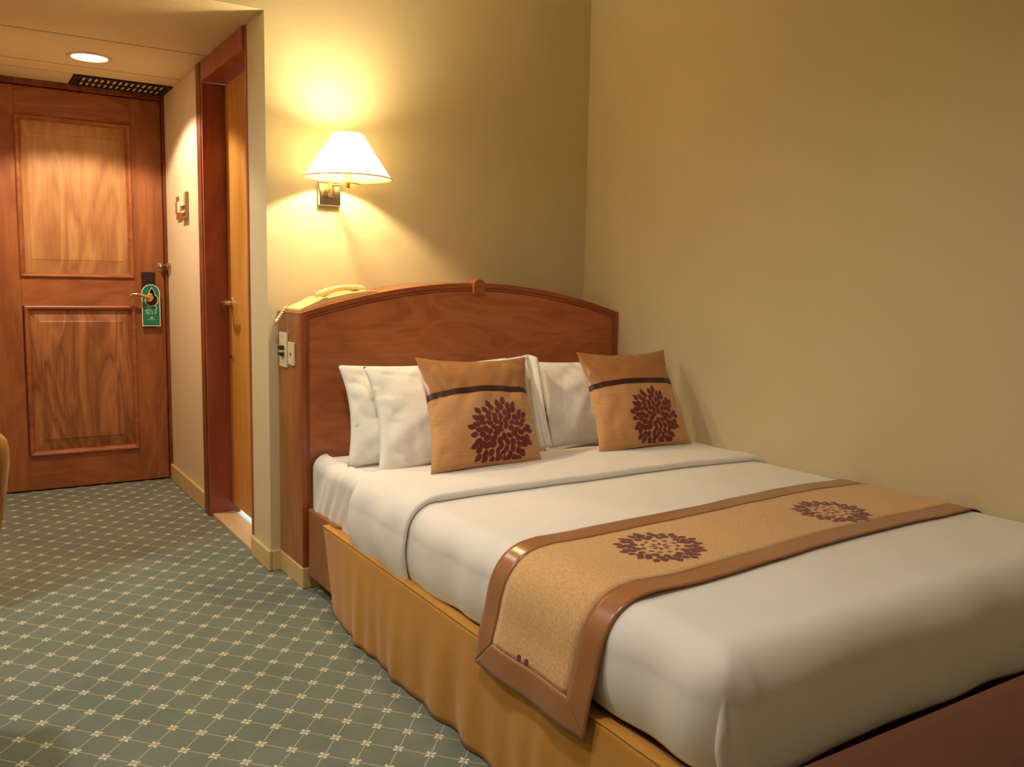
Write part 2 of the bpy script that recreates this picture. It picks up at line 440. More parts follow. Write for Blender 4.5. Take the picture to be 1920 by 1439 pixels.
# door hanger
hg = thing('door_hanger', 'green arched hotel door hanger with white border on the brass lever', 'door hanger', (-.088, Yd-.02, .82))
def arch_poly(x0, x1, z0, z1, n=16):
    r = (x1-x0)/2; c = (x0+x1)/2
    return [(x0, z0), (x1, z0)]+[(c+r*math.cos(a), z1-r+r*math.sin(a)) for a in [PI*k/n for k in range(n+1)]]
def plate_with_hole(outer, hole, y0, y1):
    """flat plate in the xz plane with a hole, built by bridging via triangulation"""
    bm = bmesh.new()
    ov = [bm.verts.new((p[0], y0, p[1])) for p in outer]; hv = [bm.verts.new((p[0], y0, p[1])) for p in hole]
    es = [bm.edges.new((l[i], l[(i+1) % len(l)])) for l in (ov, hv) for i in range(len(l))]
    bmesh.ops.triangle_fill(bm, edges=es, use_beauty=True)
    g_ = bmesh.ops.extrude_face_region(bm, geom=bm.faces[:])
    for v in g_['geom']:
        if isinstance(v, bmesh.types.BMVert): v.co.y = y1
    bm.verts.index_update()
    r = ([v.co[:] for v in bm.verts], [[v.index for v in f.verts] for f in bm.faces]); bm.free(); return r
ox = -.133
hcx, hcz, hr = -.084, .962, .029
def keyhole(s=0.0):
    pts = [(hcx+(hr+s)*math.cos(a), hcz-.004+(hr+s)*math.sin(a)) for a in [math.radians(120+300*k/22) for k in range(23)]]
    return pts+[(hcx+.014+s*.7, hcz+.034), (hcx+.002, hcz+.056+s*1.5), (hcx-.010-s*.7, hcz+.036)]
V, F = plate_with_hole(arch_poly(-.128, -.047, .826, 1.034), keyhole(.002), Yd-.0225, Yd-.0205); mesh_obj('card', V, F, M_GREEN, hg)
def ring_plate(outer, inner, y0, y1, name):
    n = len(outer); V = [(p[0], y, p[1]) for y in (y0, y1) for q in (outer, inner) for p in q]; F = []
    for i in range(n):
        j = (i+1) % n
        F += [(i, j, n+j, n+i), (2*n+i, 2*n+j, 3*n+j, 3*n+i), (i, j, 2*n+j, 2*n+i), (n+i, n+j, 3*n+j, 3*n+i)]
    return mesh_obj(name, V, F, M_CARDEDGE, hg)
ring_plate(arch_poly(-.1325, -.0425, .8215, 1.0385), arch_poly(-.1285, -.0465, .8255, 1.0345), Yd-.0235, Yd-.0205, 'border')
ring_plate(keyhole(.0045), keyhole(.001), Yd-.0235, Yd-.0205, 'hole_rim')
pr = MB()
yk = Yd-.0232
def stroke(pts, w=.0016): pr.tube([(x, yk, z) for x, z in pts], w, 6)
stroke([(-.117, .905), (-.082, .905)], .0018)                       # overbar
stroke([(-.114, .903), (-.114, .892), (-.110, .886)])               # upright strokes of the line of script
stroke([(-.105, .903), (-.105, .884), (-.100, .884)])
stroke([(-.094, .903), (-.094, .896), (-.099, .890), (-.096, .883)])
stroke([(-.083, .904), (-.083, .883), (-.087, .883)])
stroke([(-.115, .918), (-.108, .926), (-.098, .916), (-.088, .916)])
stroke([(-.110, .912), (-.096, .912)])
stroke([(-.062, .928), (-.061, .910), (-.066, .902), (-.071, .907)], .002)
stroke([(-.066, .898), (-.071, .892), (-.066, .884), (-.062, .892), (-.066, .898)])
pr.box((-.092, yk-.0008, .862), (-.079, yk+.0008, .869)).box((-.109, yk-.0006, .855), (-.07, yk+.0006, .857))
pr.build('printed_script', M_INK, hg)

# ------------------------------------------------------------------ bathroom door
d2 = bpy.data.objects.new('door_2', None); COL.objects.link(d2)
d2.location = (.05, .55, 0); d2['_b'] = (.05, .55, 0.0); struct(d2, 'narrow honey wood bathroom door in a red brown frame')
MB().box((-.012, .868, 0), (.125, .955, ZC), .003).build('jamb', W_FRAME, d2)
MB().box((-.016, .885, 0), (-.011, .956, ZC-.002), .002).build('casing', W_FRAME_D, d2)
MB().box((-.004, .2155, .078), (.125, .236, ZC), .002).build('jamb', W_FRAME, d2)
MB().box((-.012, .236, 1.915), (.125, .868, ZC), .003).build('head_jamb', W_FRAME, d2)
leaf = MB().box((.086, .24, .052), (.122, .864, 1.912), .002).build('leaf', W_LEAF, d2)
k = MB().lathe([(0, 0), (.024, 0), (.024, -.006), (.011, -.009), (.010, -.05), (0, -.05)], (.086, .81, .968), 'x', 20)
k = autosmooth(k.build('handle', M_CHROME, leaf))
mb = MB().tube([(.04, .81, .968), (.034, .79, .969), (.033, .75, .972), (.036, .715, .974)], [.010, .009, .008, .006], 12)
autosmooth(mb.build('lever', M_CHROME, d2), 60)
MB().box((.078, .785, .72), (.0865, .833, .738), .002).build('keyhole_plate', M_CHROME, leaf)

# ------------------------------------------------------------------ corridor fittings
v = thing('ceiling_vent', 'black air vent with lamp glints painted as pale blades in the corridor ceiling above the entrance door', 'vent', (-.22, 1.62, ZC-.006))
MB().box((-.43, 1.49, ZC), (-.002, 1.745, ZC+.008)).build('back_plate', M_VENT, v)
for a, c in (((-.432, 1.489, ZC-.006), (-.001, 1.503, ZC+.002)), ((-.432, 1.715, ZC-.006), (-.001, 1.745, ZC+.002)),
             ((-.432, 1.503, ZC-.006), (-.405, 1.715, ZC+.002)), ((-.03, 1.503, ZC-.006), (-.001, 1.715, ZC+.002)), ((-.405, 1.602, ZC-.006), (-.03, 1.616, ZC))):
    MB().box(a, c, .001, 1).build('frame_bar', M_VENT, v)
bl = None
for row, y in enumerate((1.557, 1.662)):
    for i in range(14):
        x = -.392+i*.0265
        if bl is None:
            bl = MB().box((x, y-.03, ZC-.004), (x+.010, y+.03, ZC-.001), .001, 1).build('blade', M_BLADE, v); bx0 = (x, y)
            bl.rotation_euler = (0, 0, 0)
        else:
            o = bl.copy(); COL.objects.link(o); o.parent = v; o.location = (x-bx0[0], y-bx0[1], 0)

dlx, dly = -.418, 1.09
dl = thing('corridor_downlight', 'round glowing white downlight set in the corridor ceiling', 'downlight', (dlx, dly, ZC-.008))
autosmooth(MB().lathe([(.070, .02), (.070, -.001), (.073, -.006), (.086, -.006), (.09, -.001), (.09, .0)], (dlx, dly, ZC), 'z', 40).build('trim_ring', M_RING, dl))
autosmooth(MB().lathe([(0, -.0005), (.071, -.0005), (.071, .004), (0, .004)], (dlx, dly, ZC), 'z', 40).build('lens', M_BULB, dl))
def lamp(name, typ, loc, power, col, parent, **kw):
    l = bpy.data.lights.new(name, typ); l.energy = power; l.color = col
    for kk, vv in kw.items(): setattr(l, kk, vv)
    o = bpy.data.objects.new(name, l); COL.objects.link(o); o.parent = parent
    bb = parent['_b']; o.location = (loc[0]-bb[0], loc[1]-bb[1], loc[2]-bb[2]); return o
lamp('corridor_downlight_light', 'SPOT', (dlx, dly, ZC-.012), HALL_W, HALL_C, dl, spot_size=math.radians(133), spot_blend=.22, shadow_soft_size=.035)

# key-card switch and chrome switch plate on the corridor wall
sw = thing('card_switch', 'bronze key card holder with cream card on the corridor wall', 'switch', (-.01, 1.26, 1.35))
MB().box((-.012, 1.205, 1.352), (0, 1.318, 1.478), .003).build('plate', M_PLATE, sw)
MB().box((-.022, 1.228, 1.412), (-.011, 1.306, 1.474), .002).build('card', M_IVORY, sw)
MB().box((-.02, 1.235, 1.378), (-.011, 1.29, 1.39), .004).build('lever_button', M_IVORY, sw)
MB().box((-.02, 1.205, 1.352), (-.011, 1.318, 1.36), .002).build('lip', M_PLATE, sw)
sw = thing('chrome_switch', 'chrome switch plate left of the key card holder', 'switch', (-.01, 1.38, 1.35))
MB().box((-.01, 1.33, 1.356), (0, 1.445, 1.468), .003).build('plate', M_CHROME, sw)
MB().box((-.018, 1.35, 1.385), (-.009, 1.378, 1.44), .004).build('rocker', M_IVORY, sw)
MB().box((-.018, 1.396, 1.385), (-.009, 1.424, 1.44), .004).build('rocker', M_CHROME, sw)

# ------------------------------------------------------------------ wall lamp over the headboard
sx, sy, sz = .232, -.185, 1.428
sc_ = thing('wall_lamp', 'brass swing arm wall lamp with glowing cream cone shade', 'wall lamp', (.229, 0, 1.34))
MB().box((.188, -.02, 1.345), (.270, 0, 1.437), .004).build('back_plate', M_CHROME, sc_)
ar = MB().box((.214, -.05, 1.375), (.232, -.018, 1.425), .003)
ar.tube([(.223, -.045, 1.38), (.223, -.045, 1.432)], .008, 12)
ar.tube([(.223, -.045, 1.416), (.27, -.10, 1.416), (.285, -.16, 1.416), (sx+.015, sy, 1.416)], .005, 10)
autosmooth(ar.build('arm', M_BRASS, sc_), 50)
so = MB().lathe([(0, -.034), (.006, -.034), (.007, -.02), (.018, -.014), (.018, -.006), (.012, 0), (.012, .04), (.015, .045), (.015, .06), (0, .06)], (sx+.0, sy, sz), 'z', 20)
autosmooth(so.build('socket', M_BRASS, sc_), 50)
RB, RT, SH = .152, .050, .152
shd = MB().lathe([(RB, 0), (RB+(RT-RB)*.5, SH*.5), (RT, SH)], (sx, sy, sz), 'z', 56).build('shade', M_SHADE, sc_, True)
rim = MB()
rim.tube([(sx+(RB+.0005)*math.cos(a), sy+(RB+.0005)*math.sin(a), sz+.001) for a in [2*PI*i/56 for i in range(57)]], .0022, 6, False)
rim.build('rim', M_BRASS, shd, True)
bulb = MB().lathe([(0, .098), (.010, .094), (.015, .086), (.015, .075), (.011, .065), (.010, .055)], (sx, sy, sz), 'z', 20)
bulb.build('bulb', M_BULB, sc_, True)
lamp('wall_lamp_light', 'POINT', (sx, sy, sz+.108), SCONCE_W, SCONCE_C, sc_, shadow_soft_size=.028)

# ------------------------------------------------------------------ room ceiling lamps (outside the view; the last two added as fill)
def room_lamp(name, label, x, y, power, col, mat, cone, soft, blend):
    t = thing(name, label, 'downlight', (x, y, CH-.01))
    autosmooth(MB().lathe([(.075, .02), (.075, -.002), (.08, -.008), (.1, -.008), (.105, -.001), (.105, 0)], (x, y, CH), 'z', 40).build('trim_ring', M_RING, t))
    MB().lathe([(0, -.001), (.076, -.001), (.076, .004), (0, .004)], (x, y, CH), 'z', 40).build('lens', mat, t)
    lamp(name+'_light', 'SPOT', (x, y, CH-.015), power, col, t, spot_size=math.radians(cone), spot_blend=blend, shadow_soft_size=soft)
room_lamp('unseen_downlight', 'white downlight in the room ceiling left of the bed', -1.44, -.34, ROOM_W, ROOM_C, M_COOLBULB, 142, .05, .5)
room_lamp('unseen_downlight', 'warm fill downlight added out of view between desk and bed', -.55, -1.72, BACK_FILL_W, BACK_FILL_C, M_BULB, 152, .08, .6)  # unseen lamp added to brighten the headboard front and pillows
room_lamp('unseen_downlight', 'dim fill downlight added out of view beyond the foot of the bed', .1, -3.4, FOOT_FILL_W, FOOT_FILL_C, M_BULB, 160, .08, .5)  # weak unseen lamp added to lift the bed's foot face
bl_ = thing('bathroom_light', 'round bathroom ceiling light behind the honey wood door', 'ceiling light', (.6, .6, ZC-.02))
MB().lathe([(0, -.018), (.08, -.016), (.1, 0), (0, 0)], (.6, .6, ZC), 'z', 32).build('lens', M_COOLBULB, bl_, True)
lamp('bathroom_light_light', 'POINT', (.5, .6, ZC-.1), BATH_W, BATH_C, bl_, shadow_soft_size=.06)

# ------------------------------------------------------------------ headboard
hb = thing('headboard', 'reddish wood headboard box with a low arched top', 'headboard', (.72, -.125, 0))
HR = XR-.002
def arch(x):
    c = (BX+HR)/2; hw = (HR-BX)/2; q = (x-c)/hw
    return .962+.112*(1-abs(q)**1.9)
xs = [BX+(HR-BX)*i/48 for i in range(49)]
yb, yf = -.002, -HD
# core box under the arch
body = [(x, arch(x)-.006) for x in xs]
MB().prism([(HR, .075), (BX+.002, .075)]+[(x if 0 < i < 48 else (BX+.002 if i == 0 else HR), z) for i, (x, z) in enumerate(body)], yb, yf+.02).build('carcass', W_SIDE, hb)
def top_cap():
    V = []; F = []
    for x in xs:
        z = arch(x)
        V += [(x, yb, z-.006), (x, yf+.02, z-.006), (x, yf+.02, z), (x, yb, z)]
    for i in range(48):
        a = i*4
        for k_ in range(4): F.append((a+k_, a+(k_+1) % 4, a+4+(k_+1) % 4, a+4+k_))
    F += [(0, 1, 2, 3), (48*4, 48*4+1, 48*4+2, 48*4+3)]
    return mesh_obj('top_cap', V, F, W_SIDE, hb)
autosmooth(top_cap())
MB().box((BX, yf+.02, .075), (BX+.004, yb, .955)).build('side_panel', W_SIDE, hb)
FWd = .03                                    # width of the edging
fp = [(x, arch(x)-FWd) for x in [BX+FWd+(HR-BX-2*FWd)*i/40 for i in range(41)]]
MB().prism([(HR-FWd, .075), (BX+FWd, .075)]+fp, yf+.021, yf+.005).build('front_panel', W_HEAD, hb)
def edging(path, name, mat):
    """path: list of (outer xz, inner xz); stepped profile with a small bead"""
    prof = [(0, .02), (0, .002), (.002, 0), (.55, 0), (.6, .0035), (.7, .0035), (.75, .001), (.92, .001), (1, .008), (1, .02)]
    V = []; F = []; n = len(prof)
    for (o, i_) in path:
        for t, dy in prof: V.append((o[0]+(i_[0]-o[0])*t, yf+dy, o[1]+(i_[1]-o[1])*t))
    for a in range(len(path)-1):
        for k_ in range(n):
            F.append((a*n+k_, a*n+(k_+1) % n, (a+1)*n+(k_+1) % n, (a+1)*n+k_))
    F += [tuple(range(n)), tuple((len(path)-1)*n+k_ for k_ in range(n))]
    return autosmooth(mesh_obj(name, V, F, mat, hb), 25)
xi = [BX+FWd+(HR-BX-2*FWd)*i/48 for i in range(49)]
edging([((BX, .075), (BX+FWd, .075)), ((BX, arch(BX)), (BX+FWd, arch(BX+FWd)-FWd))], 'edging', W_HEADF)
edging([((HR, .075), (HR-FWd, .075)), ((HR, arch(HR)), (HR-FWd, arch(HR-FWd)-FWd))], 'edging', W_HEADF)
edging([((x, arch(x)), (x2, arch(x2)-FWd)) for x, x2 in zip(xs, xi)], 'arched_edging', W_HEADT)
# small wooden tab on the crown of the arch
tb = [(.701, 1.036), (.750, 1.036)]+[(.7255+.0245*math.cos(a), 1.066+.022*math.sin(a)) for a in [PI*k_/14 for k_ in range(15)]]
autosmooth(MB().prism(tb, yf-.012, yf+.03).build('crown_tab', W_HEADF, hb))
pl = MB().box((BX-.004, yf-.004, 0), (HR, yb, .0748), .004).build('plinth', M_BASE, hb)
pl['label'] = 'cream painted plinth'

# switch plates on the side of the headboard
s1 = thing('bedside_switch', 'tall ivory plate with two black rocker switches on the headboard side', 'switch', (BX-.004, -.072, .765))
MB().box((BX-.008, -.115, .765), (BX-.0005, -.035, .888), .002).build('plate', M_IVORY, s1)
for z0, z1, s in ((.827, .842, 1), (.803, .817, -1)):
    MB().prism([(BX-.007, z0), (BX-.022, z0+(.003 if s < 0 else .001)), (BX-.022, z1-(.001 if s < 0 else .003)), (BX-.007, z1)], -.092, -.06).build('rocker', M_DARKP, s1)
MB().box((BX-.018, -.09, .817), (BX-.007, -.062, .827), .001).build('rocker_divider', M_IVORY, s1)
MB().lathe([(0, -.0015), (.004, -.001), (.004, 0)], (BX-.008, -.075, .873), 'x', 12).build('screw', M_CHROME, s1)
s2 = thing('bedside_socket', 'small ivory switch plate nearest the headboard front edge', 'socket', (BX-.004, -.16, .778))
MB().box((BX-.008, -.192, .778), (BX-.0005, -.134, .858), .002).build('plate', M_IVORY, s2)
MB().box((BX-.011, -.172, .812), (BX-.007, -.160, .824), .001).build('button', M_CHROME, s2)
MB().box((BX-.010, -.186, .79), (BX-.007, -.176, .808), .001).build('rocker', M_IVORY, s2)

# telephone on the left shoulder of the arch
ph = thing('telephone', 'cream telephone lying on the left end of the headboard top', 'telephone', (.19, -.13, .985))
def on_top(x, h): return (x, arch(x)+h)
pts_top = [on_top(.045, .010), on_top(.10, .018), on_top(.135, .026), on_top(.15, .020), on_top(.22, .018), on_top(.30, .012), on_top(.335, .004)]
pts_bot = [on_top(.335, .0005), on_top(.24, .0005), on_top(.14, .0005), on_top(.045, .0005)]
o = MB().prism(pts_bot+pts_top, -.215, -.06).build('base', M_PHONE, ph)
md = o.modifiers.new('bevel', 'BEVEL'); md.width = .003; md.segments = 2
hs = []
for i in range(17):
    t = i/16; x = .128+.19*t
    z = arch(x)*.55+1.012*.45+.019+.016*math.sin(PI*t)
    hs.append((x, -.14, z))
rad = [.006, .012, .0135, .013, .012, .011, .0105, .010, .010, .010, .0105, .011, .012, .013, .0125, .011, .005]
o = MB().tube(hs, rad, 14).build('handset', M_PHONE, ph, True)
MB().box((.268, -.156, arch(.27)+.008), (.286, -.13, arch(.27)+.016), .001).build('cradle_slot', M_DARKP, ph)
MB().box((.118, -.19, arch(.12)+.018), (.130, -.175, arch(.12)+.023), .001).build('line_button', M_DARKP, ph)
# coiled cord end drooping over the corner
cp = []
for i in range(70):
    t = i/69; a = t*2*PI*6
    ctr = Vector((.046, -.06, .978)).lerp(Vector((.006, -.085, .932)), t)
    cp.append(ctr+Vector((.006*math.cos(a)*.7, .006*math.sin(a), .006*math.cos(a)*.5)))
o = MB().tube(cp, .0026, 6).build('coiled_cord', M_IVORY, ph, True)
MB().tube([(.008, -.084, .934), (.001, -.088, .922)], .006, 10).build('cord_plug', M_IVORY, ph, True)

# ------------------------------------------------------------------ bed
ZT = .474
YF = -2.2                                   # foot face
bed = thing('bed', 'double bed with gold skirt and white fitted sheet against the right wall', 'bed', (.72, -1.2, 0))
MB().box((.075, -.262, .06), (XR-.006, -2.13, .248), .01).build('base', M_REDWOOD, bed)
for x, y in ((.16, -.4), (1.3, -.4), (.16, -2.0), (1.3, -2.0)):
    MB().lathe([(.0, 0), (.025, 0), (.03, .06), (0, .06)], (x, y, 0), 'z', 16).build('leg', M_REDWOOD, bed)
MB().box((.050, -.53, .05), (.070, -.262, .290), .006).build('side_rail', W_SIDE, bed)

def wrinkle(x, y, z, amp, fr=5.0, st=(1, 1, 1)):
    return amp*noise.noise(Vector((x*fr*st[0], y*fr*st[1], z*fr*st[2])))

# mattress in its fitted sheet
bm = bmesh.new(); bmesh.ops.create_cube(bm, size=1)
lo, hi = Vector((.078, -2.14, .250)), Vector((XR-.006, -.2555, .468))
for v_ in bm.verts: v_.co = Vector([lo[i]+(hi[i]-lo[i])*(v_.co[i]+.5) for i in range(3)])
bmesh.ops.bevel(bm, geom=bm.edges[:], offset=.045, segments=6, profile=.5, affect='EDGES')
bm.verts.index_update()
MV = [v_.co[:] for v_ in bm.verts]; MF = [[v_.index for v_ in f.verts] for f in bm.faces]; bm.free()
MF = [f for f in MF]
o = mesh_obj('mattress', MV, MF, M_SHEET, bed, True)
# rumpled side of the fitted sheet by the pillows
def sheet_side(u, v):
    y = -.262-.50*u
    a = v*1.0
    z = .262+.215*min(1, a/.8) if a < .8 else .477
    rr = .05
    s = a/.8
    if s < .72: x, z = .070, .258+.165*(s/.72)
    else:
        th = (a-.576)/(1-.576)*PI/2
        x, z = .070+rr*(1-math.cos(th)), .423+.05*math.sin(th)
    e = min(1, u/.10)
    q = y*.8+z*.55
    fold = .012*noise.noise(Vector((q*13, (z-y)*3, 2)))+.006*noise.noise(Vector((q*26, (z-y)*5, 7)))
    k_ = (1-.45*v)*e
    return (x-.006*e-fold*k_*1.2, y, z+.002)
sh = MB().grid(sheet_side, 60, 30).build('fitted_sheet', M_SHEET, bed, True)

# drape: u < 0 hangs down the left side, v > 0 hangs down the foot
XE, RD = .128, .078
def drape(u, v, off=0.0, ztop=ZT, amp=.004, tuck=.35, tail=1.0):
    """u: distance right of the left tangent line (negative: down the side); v: distance past the foot tangent line (y = YF+RD)"""
    def side(t):
        if t <= 0: return 0.0, 0.0
        if t < RD*PI/2:
            a = t/RD; return RD*math.sin(a), RD*(1-math.cos(a))
        e = t-RD*PI/2
        return RD+.010*math.sin(min(1, e/.10)*PI*.5)-tuck*e*e*3.4, RD+e
    ox, dx = side(-u); oy, dy = side(v)
    a, c = min(1.05, ox/RD), min(1.05, oy/RD)
    oxx = ox*math.sqrt(max(0, 1-c*c*.42)); oyy = oy*math.sqrt(max(0, 1-a*a*.42))
    dz = (dx**5+dy**5)**.2
    x = (XE-oxx) if u < 0 else XE+u
    y = (YF+RD)-(oyy if v > 0 else v)
    z = ztop-dz
    # outward offset
    nx, ny, nz = 0, 0, 1
    if u < 0: an = min(PI/2, -u/RD); nx, nz = -math.sin(an), math.cos(an)
    if v > 0: an = min(PI/2, v/RD); ny, nz = -math.sin(an), min(nz, math.cos(an))
    x += nx*off; y += ny*off; z += nz*off
    # gentle crown, and a dip where the bedding meets the right wall
    if u > 0:
        w = XR-XE
        z += .008*math.sin(PI*min(1, u/w))
        q = max(0, (u-(w-.06))/.06); z -= .016*q*q
        x = min(x, XR-.0015)
    wr = wrinkle(x, y, z, amp, 3.2)+wrinkle(x, y, z, amp*.5, 8, (1, .6, 1))
    if u < 0: x += wr*min(1, -u/.05)*1.3
    elif v > 0: y += wr*min(1, v/.05)
    z += wr*(.6 if (u < 0 or v > 0) else .8)
    return Vector((x, y, z))
UH = -(RD*PI/2+.118); VH = RD*PI/2+.150
du = thing('duvet', 'white duvet spread over the bed and hanging over the foot', 'duvet', (.72, -1.6, .25))
def bias(t, a):                              # more columns where the cloth bends
    return t
NU, NV = 120, 110
YS = -1.0
vtot0 = -( YS-(YF+RD))
def duvet_pt(i, j):
    # columns: 44 for the hanging side, rest across the top
    u = UH*(1-i/44) if i < 44 else (XR-XE)*((i-44)/(NU-44))
    v = -(YS-(YF+RD))*1.0*(1-j/66) if j < 66 else VH*((j-66)/(NV-66))
    if j < 66: v = -abs(v)
    p = drape(u, v, 0.0)
    if u < 0:                                # long soft pulls on the hanging side
        k_ = min(1, -u/.12)
        p.x -= .004*k_*math.sin(p.y*26+1.5*math.sin(p.y*9))
    if v > 0:
        k_ = min(1, v/.12)
        p.y += .004*k_*math.sin(p.x*17+1.2*math.sin(p.x*7))
    if u < -RD*1.2 and v > RD*1.2:           # gathered pleat at the corner
        f = min(-u, v)-RD*1.2
        g_ = min(1, f/.05)
        p.x -= .007*g_*math.sin((-u-v)*34); p.y -= .007*g_*math.cos((-u-v)*34)
    return p
V = [duvet_pt(i, j) for j in range(NV+1) for i in range(NU+1)]
F = [(j*(NU+1)+i, j*(NU+1)+i+1, (j+1)*(NU+1)+i+1, (j+1)*(NU+1)+i) for j in range(NV) for i in range(NU)]
o = mesh_obj('cover', V, F, M_SHEET, du, True); solidify(o, .004, 1)

# turned-down top of the duvet, a thick band ending in a rolled edge
Y0f, Y1f = -.70, -1.060
def fold_pt(i, j, NI):
    u = -(RD*PI/2+.138)*(1-i/44) if i < 44 else (XR-XE)*((i-44)/(NI-44))
    th = .0095
    if j <= 6:
        a = PI*(1-j/6); y = Y0f+th*math.sin(a); off = .004+th-th*(-math.cos(a))*-1 if False else .004+th+th*math.cos(a)
    elif j >= 34:
        a = PI*(j-34)/8; y = Y1f-th*math.sin(a); off = .004+th+th*math.cos(a)
    else:
        y = Y0f+(Y1f-Y0f)*(j-6)/28; off = .004+2*th
    off = off*(1-.35*(1 if u < 0 else 0)*min(1, -u/.1 if u < 0 else 0))
    yy = y + .006*math.sin(u*7+1)+(.012*max(0, -u/.25) if u < 0 else 0)
    p = drape(u, -(yy-(YF+RD)), off, ZT, .005)
    t = (j-6)/28
    if u < 0:
        k_ = min(1, -u/.16)
        p.x -= .005*k_*(1+math.sin(yy*30+2*math.sin(u*12)))
    else:
        p.z += .005*math.exp(-((t-.86)/.16)**2)
    return p
NI = 110
V = [fold_pt(i, j, NI) for j in range(43) for i in range(NI+1)]
F = [(j*(NI+1)+i, j*(NI+1)+i+1, (j+1)*(NI+1)+i+1, (j+1)*(NI+1)+i) for j in range(42) for i in range(NI)]
o = mesh_obj('turned_down_edge', V, F, M_SHEET, du, True)

# gold skirt
def skirt_side(u, v):
    y = -.47-(YF-.012+.47)*-1*u if False else -.47+(YF+.03+.47)*u
    head = math.exp(-(-.47-y)/.13)
    zt = .282-.02*u
    z = zt*(1-v)+.004*v
    xt = .030; xb = .012+.05*head
    x = xt+(xb-xt)*v
    f = .35*math.sin(y*29+1.6*math.sin(y*9)+.8*v)+.3*math.sin(y*57+2.4*math.sin(y*7)+v)+1.1*noise.noise(Vector((y*7, v*1.2, 3)))
    x -= .011*f*(v**1.1)*(1-.4*head)*min(1, .15+(-.47-y)/.12)
    x -= .006*math.sin(PI*v)*(1-head)
    return (x, y, z)
sk = MB().grid(skirt_side, 220, 18).build('skirt', M_SKIRT, bed, True); solidify(sk, .003)
def skirt_deck(u, v):
    p = skirt_side(u, 0)
    return (p[0]+.05*v, p[1], p[2]+.004*math.sin(PI*v)-.012*v*v)
MB().grid(skirt_deck, 120, 4).build('skirt_top', M_SKIRT, bed, True)
MB().tube([(skirt_side(i/120, 0)[0]-.001, skirt_side(i/120, 0)[1], skirt_side(i/120, 0)[2]) for i in range(121)], .0028, 6).build('skirt_piping', M_SKIRT, sk, True)
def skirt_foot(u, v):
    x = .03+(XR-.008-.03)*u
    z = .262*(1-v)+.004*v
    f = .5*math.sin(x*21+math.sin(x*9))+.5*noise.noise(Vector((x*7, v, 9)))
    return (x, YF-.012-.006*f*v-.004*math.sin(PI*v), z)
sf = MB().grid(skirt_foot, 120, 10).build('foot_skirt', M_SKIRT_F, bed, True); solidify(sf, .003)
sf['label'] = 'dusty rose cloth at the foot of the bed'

# ------------------------------------------------------------------ bed runner
ru = thing('bed_runner', 'tan linen bed runner with bronze satin borders and two maroon flowers', 'bed runner', (.7, -1.7, .22))
ctl = [(.006, .224), (.010, .26), (.016, .30), (.027, .345), (.036, .395), (.050, .433), (.078, .466), (.115, .483), (.16, .4885)]
def crv(pts, n=16):
    out = []
    for i in range(len(pts)-1):
        p0, p1, p2, p3 = (Vector(pts[max(0, min(len(pts)-1, k_))]) for k_ in (i-1, i, i+1, i+2))
        for s in range(n):
            t = s/n
            out.append(.5*((2*p1)+(-p0+p2)*t+(2*p0-5*p1+4*p2-p3)*t*t+(-p0+3*p1-3*p2+p3)*t**3))
    out.append(Vector(pts[-1])); return out
PC = crv(ctl); AL = [0.0]
for a, c in zip(PC, PC[1:]): AL.append(AL[-1]+(c-a).length)
LH = AL[-1]; LTOT = LH+(XR-.0015-.16)
def runner_xz(s):
    if s >= LH:
        x = .16+s-LH; return x, None
    lo_, hi_ = 0, len(AL)-1
    while hi_-lo_ > 1:
        md_ = (lo_+hi_)//2
        if AL[md_] <= s: lo_ = md_
        else: hi_ = md_
    t = (s-AL[lo_])/(AL[hi_]-AL[lo_]); p = PC[lo_].lerp(PC[hi_], t); return p.x, p.y
def runner_pt(s, w, off=0.0):
    """s along the runner from the hanging hem, w across in metres from the headward edge (0 to .41)"""
    x, z = runner_xz(s)
    yy = -1.512+.064*x-w*(1+.0*x)+.006*math.sin(x*7+w*4)*(1 if z is None else .4)
    if z is None:
        d_ = drape(max(0, x-XE), -(yy-(YF+RD)), 0.0)
        bl_ = min(1, (x-.16)/.12)
        z = (.4885)*(1-bl_)+(d_.z+.0085)*bl_
        return Vector((x, yy, z+off))
    k_ = max(0, 1-s/LH)
    x -= .003*k_*math.sin(yy*30)+off*min(1, k_*1.6); yy += .018*k_
    return Vector((x, yy, z+off*max(0, 1-k_*1.6)))
RW, BW = .41, .064
def strip(name, mat, f, nu, nv, off=0):
    o = MB().grid(lambda a, c: runner_pt(*f(a, c), off), nu, nv).build(name, mat, ru, True); solidify(o, .0025, 1); return o
strip('linen_panel', M_LINEN, lambda a, c: (BW+(LTOT-BW)*a, BW+(RW-2*BW)*c), 150, 14)
o_b = strip('headward_border', M_SATIN, lambda a, c: ((BW*c)+(LTOT-BW*c)*a, BW*c), 150, 6, .0012)
strip('footward_border', M_SATIN, lambda a, c: ((BW*c)+(LTOT-BW*c)*a, RW-BW*c), 150, 6, .0012)
strip('hem_border', M_SATIN, lambda a, c: (BW*c, BW*c+(RW-2*BW*c)*a), 40, 6, .0012)

